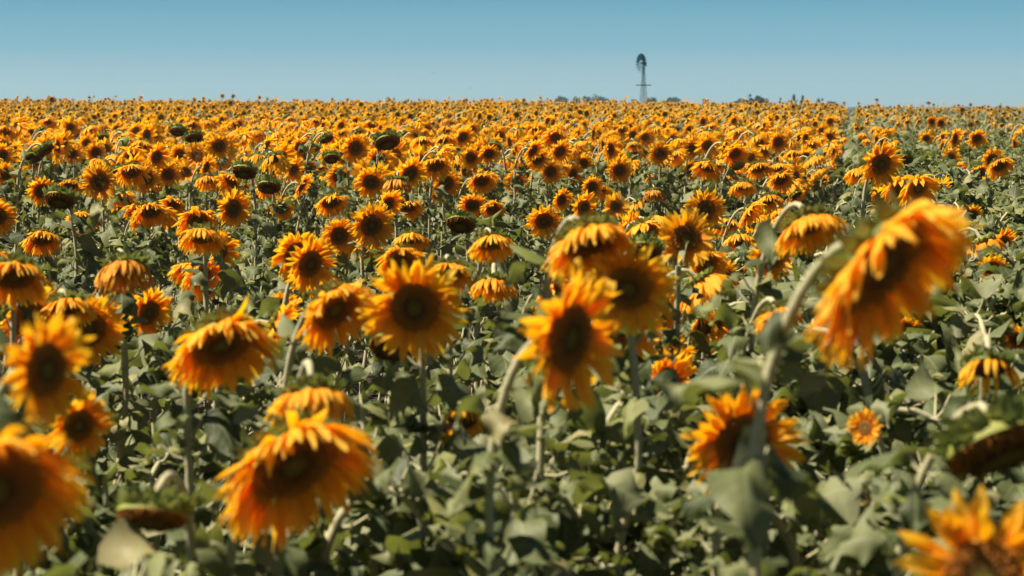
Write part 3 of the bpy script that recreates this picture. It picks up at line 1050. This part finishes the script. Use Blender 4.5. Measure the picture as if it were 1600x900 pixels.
for (b, sec, kd), lst in buckets.items():
    lst.sort(key=lambda e: e[0])
    for n_, (_, key) in enumerate(lst):
        if len(lst) == 1:
            LABEL[key] = f'{LOOK[kd]} {DIRS[sec]} the {marks[b][2]}'
        else:
            LABEL[key] = f'{LOOK[kd]} {DIRS[sec]} the {marks[b][2]}, {ORD[min(n_, 19)]} nearest' if n_ else \
                f'{LOOK[kd]} {DIRS[sec]} the {marks[b][2]}, nearest it'

# ---------------------------------------------------------------- build the heroes
for i, (px, py, D, d, yw, nod, kind, npet, label, short) in enumerate(HEROES):
    C, size, dd = hero_specs[i]
    r = np.random.default_rng(300 + i)
    yr = math.radians(yw)
    nodr = math.radians(nod)
    reach = 0.14 + 0.10 * max(0, math.sin(nodr))
    bx, by = C[0] - reach * math.sin(yr), C[1] + reach * math.cos(yr)
    gzv = float(gz(bx, by))
    H = C[2] - gzv
    tip = size / 2
    lod = 0 if dd < 8 else 1
    if kind == 'bare':
        Rr, PLh = tip * 0.86, 0.05
    else:
        Rr = tip * (0.48 if kind == 'open' else 0.54)
        PLh = (tip - Rr) * (1.18 if kind == 'open' else 1.38)
    near_h = dd < 8
    parts = plant(r, kind, nod, H, Rr, PLh, lod, None, int(npet * (1.75 if kind == 'open' else 2.6)), reach, leaf_n=32 if near_h else 28, leaf_len=0.130 if near_h else 0.145,
                  lean=(-0.08 + r.normal() * 0.12, 0.06 + r.normal() * 0.08), stem_r=0.0098 if dd < 8 else 0.0115)
    ms = part_meshes(parts, kind == 'wilt')
    make_plant(ms, (bx, by, gzv), yr, 1.0, label or LABEL[('h', i)])

for k in np.flatnonzero(indiv):
    make_plant(near_mesh[int(vidx[k])], (P[k, 0], P[k, 1], base_z[k]), float(yaw[k] if bloom[k] else rng.random() * 6.28),
               float(scl[k]), LABEL[('p', int(k))])


# ---------------------------------------------------------------- the rest of the field, one object
def flat(parts, wilt):
    vs, qs, ts, ws, rs, ms = [], [], [], [], [], []
    off = 0
    for k, g in parts.items():
        v, q, t, w, r_ = g.arrays()
        mi = PART_MAT[k]
        if k == 'petals' and wilt:
            mi = 5
        vs.append(v); qs.append(q + off); ts.append(t); ws.append(w); rs.append(r_)
        ms.append(np.full(len(q), mi))
        off += len(v)
    return [np.concatenate(a) for a in (vs, qs, ts, ws, rs, ms)]


def build_rest():
    rest = ~indiv
    acc = [[] for _ in range(6)]
    off = 0
    lodk = np.where(P[:, 1] < 13, 1, np.where(P[:, 1] < 52, 2, 3))
    for lod in (1, 2, 3):
        for v in range(NV):
            ids = np.flatnonzero(rest & (lodk == lod) & (vidx == v))
            if not len(ids):
                continue
            src = near_var[v] if lod == 1 else variant(2 + lod, v, lod)
            V, Q, T, W, R_, MI = flat(src, v < len(V_KINDS) and V_KINDS[v][0] == 'wilt')
            nI = len(ids)
            c, s = np.cos(yaw[ids]), np.sin(yaw[ids])
            if v >= len(V_KINDS):
                a = rng.random(nI) * 6.28
                c, s = np.cos(a), np.sin(a)
            k = scl[ids]
            X = (V[None, :, 0] * c[:, None] - V[None, :, 1] * s[:, None]) * k[:, None] + P[ids, 0][:, None]
            Y = (V[None, :, 0] * s[:, None] + V[None, :, 1] * c[:, None]) * k[:, None] + P[ids, 1][:, None]
            Z = V[None, :, 2] * k[:, None] + base_z[ids][:, None]
            acc[0].append(np.stack([X, Y, Z], -1).reshape(-1, 3).astype(np.float32))
            acc[1].append((Q[None] + (np.arange(nI) * len(V))[:, None, None]).reshape(-1, 4) + off)
            acc[2].append(np.tile(T, nI)); acc[3].append(np.tile(W, nI))
            rr_ = (R_[None] + rng.random(nI)[:, None]) % 1.0
            if lod == 3:
                rr_ = np.where(T[None] > 0, 0.62 + 0.38 * rr_, rr_)      # the far blooms are a deeper orange
            acc[4].append(rr_.ravel())
            acc[5].append(np.tile(MI, nI))
            off += nI * len(V)
    A = [np.concatenate(a) for a in acc]
    me = build_mesh('sunflower_field', A[0], A[1], A[2], A[3], A[4], MATS, A[5])
    o = link('sunflower_field', me)
    o['kind'] = 'stuff'
    o['label'] = 'thousands of small sunflowers filling the field back to the horizon'
    o['category'] = 'sunflower field'
    print('rest faces', len(A[1]), 'plants', int(rest.sum()), 'indiv', int(indiv.sum()))


build_rest()


# ---------------------------------------------------------------- windmill
def windmill():
    top = ray(1001.5, 98, 380.0)
    x, y = float(ray(1005.5, 140, 380.0)[0]), 380.0
    g0 = float(gz(x, y))
    root = bpy.data.objects.new('windmill', None)
    COL.objects.link(root)
    root.location = (x, y, g0)
    root['label'] = 'steel farm windmill with a many-bladed wheel on a lattice tower beyond the field'
    root['category'] = 'windmill'
    H = float(top[2]) - g0 - 0.2
    m = [M_STEEL]

    def part(name, g, parent=root):
        v, q, t, w, r = g.arrays()
        return link(name, build_mesh(name, v, q, mats=m, smooth=False), parent)
    hb_, ht = 0.74, 0.09
    rot = 0.35

    def corner(k, f):
        h = hb_ + (ht - hb_) * f
        a = rot + PI / 4 + k * PI / 2
        return np.array([math.cos(a) * h * 1.414, math.sin(a) * h * 1.414, H * f])
    for k in range(4):
        g = G()
        beam(g, corner(k, 0), corner(k, 0.985), 0.06)
        part('leg', g)
    g = G()
    lv = [0.0, 0.16, 0.31, 0.45, 0.58, 0.70, 0.81, 0.91]
    for a, b in zip(lv[:-1], lv[1:]):
        for k in range(4):
            beam(g, corner(k, b), corner((k + 1) % 4, b), 0.04)
            beam(g, corner(k, a), corner((k + 1) % 4, b), 0.015)
            beam(g, corner((k + 1) % 4, a), corner(k, b), 0.015)
    part('brace', g)
    g = G()
    zp = H * 0.705
    box(g, (0, 0, zp + 0.05), (1.85, 1.85, 0.13), rot)
    pf = part('platform', g)
    g = G()
    beam(g, (0, 0, 0.2), (0, 0, H * 0.97), 0.07)
    part('pump_rod', g)
    g = G()
    for zz in (0.12, 0.5, 0.88):
        pass
    # gearbox, wheel and tail
    yaw_ = math.radians(-62)                       # wheel axis turned from the camera line
    ax = np.array([math.sin(yaw_), -math.cos(yaw_), 0])
    sd = np.array([math.cos(yaw_), math.sin(yaw_), 0])
    hub = np.array([0, 0, H + 0.10])
    g = G()
    box(g, hub - ax * 0.1 + np.array([0, 0, -0.02]), (0.42, 0.55, 0.42), yaw_)
    part('gearbox', g)
    wc = hub + ax * 0.45
    g = G()
    beam(g, hub + ax * 0.12, wc + ax * 0.12, 0.16)
    R1, R0 = 1.52, 0.55
    for rr in (0.62, 1.18):
        n = 24
        for i in range(n):
            a0, a1 = i / n * 2 * PI, (i + 1) / n * 2 * PI
            beam(g, wc + (sd * math.cos(a0) + np.array([0, 0, 1]) * math.sin(a0)) * rr,
                 wc + (sd * math.cos(a1) + np.array([0, 0, 1]) * math.sin(a1)) * rr, 0.045)
    for i in range(6):
        a0 = i / 6 * 2 * PI
        beam(g, wc, wc + (sd * math.cos(a0) + np.array([0, 0, 1]) * math.sin(a0)) * 1.18, 0.05)
    wheel = part('wheel', g)
    for i in range(18):
        a = i / 18 * 2 * PI + 0.1
        e = sd * math.cos(a) + np.array([0, 0, 1]) * math.sin(a)
        tg = -sd * math.sin(a) + np.array([0, 0, 1]) * math.cos(a)
        tw = tg * math.cos(0.6) + ax * math.sin(0.6)
        g = G()
        p = []
        nn_ = nrm(np.cross(e, tw)) * 0.012
        for rr, hw in ((R0, 0.09), ((R0 + R1) / 2, 0.16), (R1, 0.215)):
            cuv = ax * 0.03 * (rr == (R0 + R1) / 2)
            for s1, s2 in ((-1, -1), (1, -1), (1, 1), (-1, 1)):
                p.append(wc + e * rr + tw * hw * s1 + nn_ * s2 + cuv)
        q = []
        for j in range(2):
            o4 = j * 4
            q += [(o4 + 0, o4 + 1, o4 + 5, o4 + 4), (o4 + 1, o4 + 2, o4 + 6, o4 + 5), (o4 + 2, o4 + 3, o4 + 7, o4 + 6), (o4 + 3, o4 + 0, o4 + 4, o4 + 7)]
        q += [(3, 2, 1, 0), (8, 9, 10, 11)]
        g.add(p, q)
        part('blade', g, wheel)
    # tail
    g = G()
    tail_dir = nrm(np.array([0.30, 0.95, -0.05]))
    t0, t1 = hub - ax * 0.2, hub + tail_dir * 1.15
    beam(g, t0, t1, 0.07)
    tb = part('tail_boom', g)
    g = G()
    up = np.array([0, 0, 1.0])
    th = nrm(np.cross(tail_dir, up)) * 0.015
    a, b = hub + tail_dir * 0.75, hub + tail_dir * 1.75
    p = []
    for s in (-1, 1):
        p += [a - up * 0.22 + th * s, b - up * 0.45 + th * s, b + up * 0.45 + th * s, a + up * 0.22 + th * s]
    g.add(p, [(0, 1, 2, 3), (7, 6, 5, 4), (0, 4, 5, 1), (1, 5, 6, 2), (2, 6, 7, 3), (3, 7, 4, 0)])
    part('tail_vane', g)


windmill()


# ---------------------------------------------------------------- trees on the skyline
def tree(px, top_py, width_px, d, kind, label, seed):
    r = np.random.default_rng(seed)
    x = float(ray(px, 160, d)[0])
    g0 = float(gz(x, d))
    H = float(ray(px, top_py, d)[2]) - g0
    wd = width_px * d / F
    root = bpy.data.objects.new('tree', None)
    COL.objects.link(root)
    root.location = (x, d, g0)
    root['label'] = label
    root['category'] = 'tree'
    root['group'] = 'trees on the skyline'
    tr = G()
    tube(tr, [(0, 0, 0), (0.1, 0, H * 0.3), (0.0, 0.1, H * 0.6), (0.05, 0, H * 0.92)], [0.22, 0.17, 0.1, 0.03], 6)
    for i in range(7):
        a = r.random() * 6.28
        z = H * (0.25 + 0.5 * r.random())
        tube(tr, [(0.05, 0, z), (math.cos(a) * wd * 0.2, math.sin(a) * wd * 0.2, z + H * 0.12), (math.cos(a) * wd * 0.4, math.sin(a) * wd * 0.4, z + H * 0.2)],
             [0.08, 0.05, 0.02], 5)
    v, q, t, w, rr = tr.arrays()
    link('trunk', build_mesh('trunk', v, q, mats=[M_BARK]), root)
    cr = G()
    nc = 18 if kind == 'round' else 9
    cs, nl = [], 110
    for i in range(nc):
        if kind == 'round':
            a, rad_ = r.random() * 6.28, math.sqrt(r.random()) * wd * 0.42
            zz = H * (0.48 + 0.44 * math.sqrt(r.random()) * (1 - 0.35 * (rad_ / (wd * 0.5)) ** 2))
            cs.append((math.cos(a) * rad_, math.sin(a) * rad_, zz, wd * (0.17 + 0.09 * r.random())))
        elif kind == 'cone':
            f = i / (nc - 1)
            cs.append((r.normal() * wd * 0.06, r.normal() * wd * 0.06, H * (0.2 + 0.72 * f), wd * (0.40 - 0.32 * f)))
        else:
            a, rad_ = r.random() * 6.28, r.random() * wd * 0.45
            cs.append((math.cos(a) * rad_, math.sin(a) * rad_, H * (0.35 + 0.6 * r.random()), wd * 0.10))
    for (cx, cyy, cz, cr_) in cs:
        pv = nrm(r.normal(size=(nl, 3))) * (cr_ * (0.45 + 0.6 * r.random(nl)))[:, None]
        pv[:, 2] *= 0.85 if kind != 'wispy' else 1.8
        c = pv + (cx, cyy, cz)
        a = nrm(r.normal(size=(nl, 3)))
        b = nrm(np.cross(a, r.normal(size=(nl, 3))))
        s = (0.10 + 0.12 * r.random(nl))[:, None]
        vv = np.stack([c - a * s, c - b * s * 0.6, c + a * s, c + b * s * 0.6], 1).reshape(-1, 3)
        cr.add(vv, np.arange(nl * 4).reshape(-1, 4))
    v, q, t, w, rr = cr.arrays()
    link('crown', build_mesh('crown', v, q, mats=[M_TREE], smooth=False), root)


TREES = [
    (877, 150.5, 20, 760, 'round', 'leftmost low round tree of the faint blue skyline group'),
    (900, 151.5, 12, 780, 'round', 'small round tree, second of the faint blue skyline group'),
    (916, 150.5, 13, 760, 'round', 'round tree in the middle of the faint blue skyline group'),
    (932, 150.5, 20, 770, 'round', 'widest tree of the faint blue skyline group left of the windmill'),
    (946, 154, 16, 790, 'round', 'low tree, last but one of the group left of the windmill'),
    (956, 156, 12, 800, 'round', 'lowest tree closing the blue group left of the windmill'),
    (991, 156, 14, 620, 'round', 'low bush touching the left foot of the windmill tower'),
    (1018, 154.5, 22, 600, 'round', 'low sloping bush touching the right foot of the windmill tower'),
    (1037, 155.5, 10, 780, 'round', 'tiny rounded tree, nearest on the windmill\'s right'),
    (1046, 153.5, 13, 780, 'round', 'rounded tree, second on the windmill\'s right'),
    (1055, 152, 14, 760, 'round', 'tallest of the three small trees right of the windmill'),
    (1160, 152, 24, 430, 'round', 'low left end of the dark bush clump on the skyline'),
    (1173, 147, 18, 420, 'cone', 'pointed tree at the top of the dark skyline clump'),
    (1184, 150.5, 22, 430, 'round', 'rounded tree in the dark skyline clump, right of the pointed one'),
    (1194, 152.5, 16, 440, 'round', 'right end tree of the dark skyline clump'),
    (1219, 153, 12, 450, 'cone', 'small lone pointed tree right of the dark skyline clump'),
    (1242, 149.5, 18, 430, 'wispy', 'thin feathery tree, left of two feathery ones on the skyline'),
    (1254, 151, 14, 440, 'wispy', 'thin feathery tree, right of two feathery ones on the skyline'),
    (1281, 153, 10, 470, 'wispy', 'faint slender tree between tall blooms near the lane end'),
    (1300, 158, 14, 900, 'round', 'faint low blue tree at the far end of the lane'),
]
for i, a in enumerate(TREES):
    tree(a[0], a[1] - 3.2, *a[2:], 700 + i)

# ---------------------------------------------------------------- birds
def bird(px, py, d, yaw_, label):
    c = ray(px, py, d)
    root = bpy.data.objects.new('bird', None)
    COL.objects.link(root)
    root.location = tuple(c)
    root.rotation_euler = (0.3, 0, yaw_)
    root['label'] = label
    root['category'] = 'bird'
    root['group'] = 'birds in the sky'
    g = G()
    tube(g, [(0, -0.10, 0), (0, -0.07, 0.01), (0, 0, 0.012), (0, 0.07, 0), (0, 0.14, -0.005)], [0.006, 0.022, 0.030, 0.018, 0.010], 8)
    v, q, t, w, r = g.arrays()
    link('body', build_mesh('body', v, q, mats=[M_BIRD]), root)
    for sgn in (-1, 1):
        g = G()
        pts = []
        for x, z, y0, y1 in ((0.02, 0.01, -0.05, 0.05), (0.09, 0.05, -0.06, 0.04), (0.17, 0.04, -0.03, 0.03), (0.24, 0.02, 0.01, 0.02)):
            for dz in (0.004, -0.004):
                pts += [(sgn * x, y0, z + dz), (sgn * x, y1, z + dz)]
        q = []
        for k in range(3):
            o = k * 4
            q += [(o, o + 1, o + 5, o + 4), (o + 2, o + 6, o + 7, o + 3), (o, o + 4, o + 6, o + 2), (o + 1, o + 3, o + 7, o + 5)]
        q.append((12, 13, 15, 14))
        g.add(pts, q)
        v, q, t, w, r = g.arrays()
        link('wing', build_mesh('wing', v, q, mats=[M_BIRD]), root)


bird(676.5, 114.5, 330, 0.9, 'tiny dark bird in the sky left of the windmill, higher one of two')
bird(734.5, 137.5, 340, -1.1, 'tiny dark bird just above the horizon, lower one of two')

# ---------------------------------------------------------------- air
def haze():  # the air fades the windmill and the far trees
    g = G()
    box(g, (0, 1480, 8.0), (3060, 3100, 30.0))
    v, q, t, w, r = g.arrays()
    m = bpy.data.materials.new('haze')
    m.use_nodes = True
    nt = m.node_tree
    nt.nodes.clear()
    out = nt.nodes.new('ShaderNodeOutputMaterial')
    pv = nt.nodes.new('ShaderNodeVolumePrincipled')
    pv.inputs['Color'].default_value = (0.38, 0.74, 0.95, 1)
    pv.inputs['Density'].default_value = 0.00020
    pv.inputs['Anisotropy'].default_value = 0.2
    nt.links.new(pv.outputs[0], out.inputs['Volume'])
    o = link('haze', build_mesh('haze', v, q, mats=[m], smooth=False))
    o['kind'] = 'stuff'
    o['label'] = 'thin bluish summer haze over the whole field'


haze()
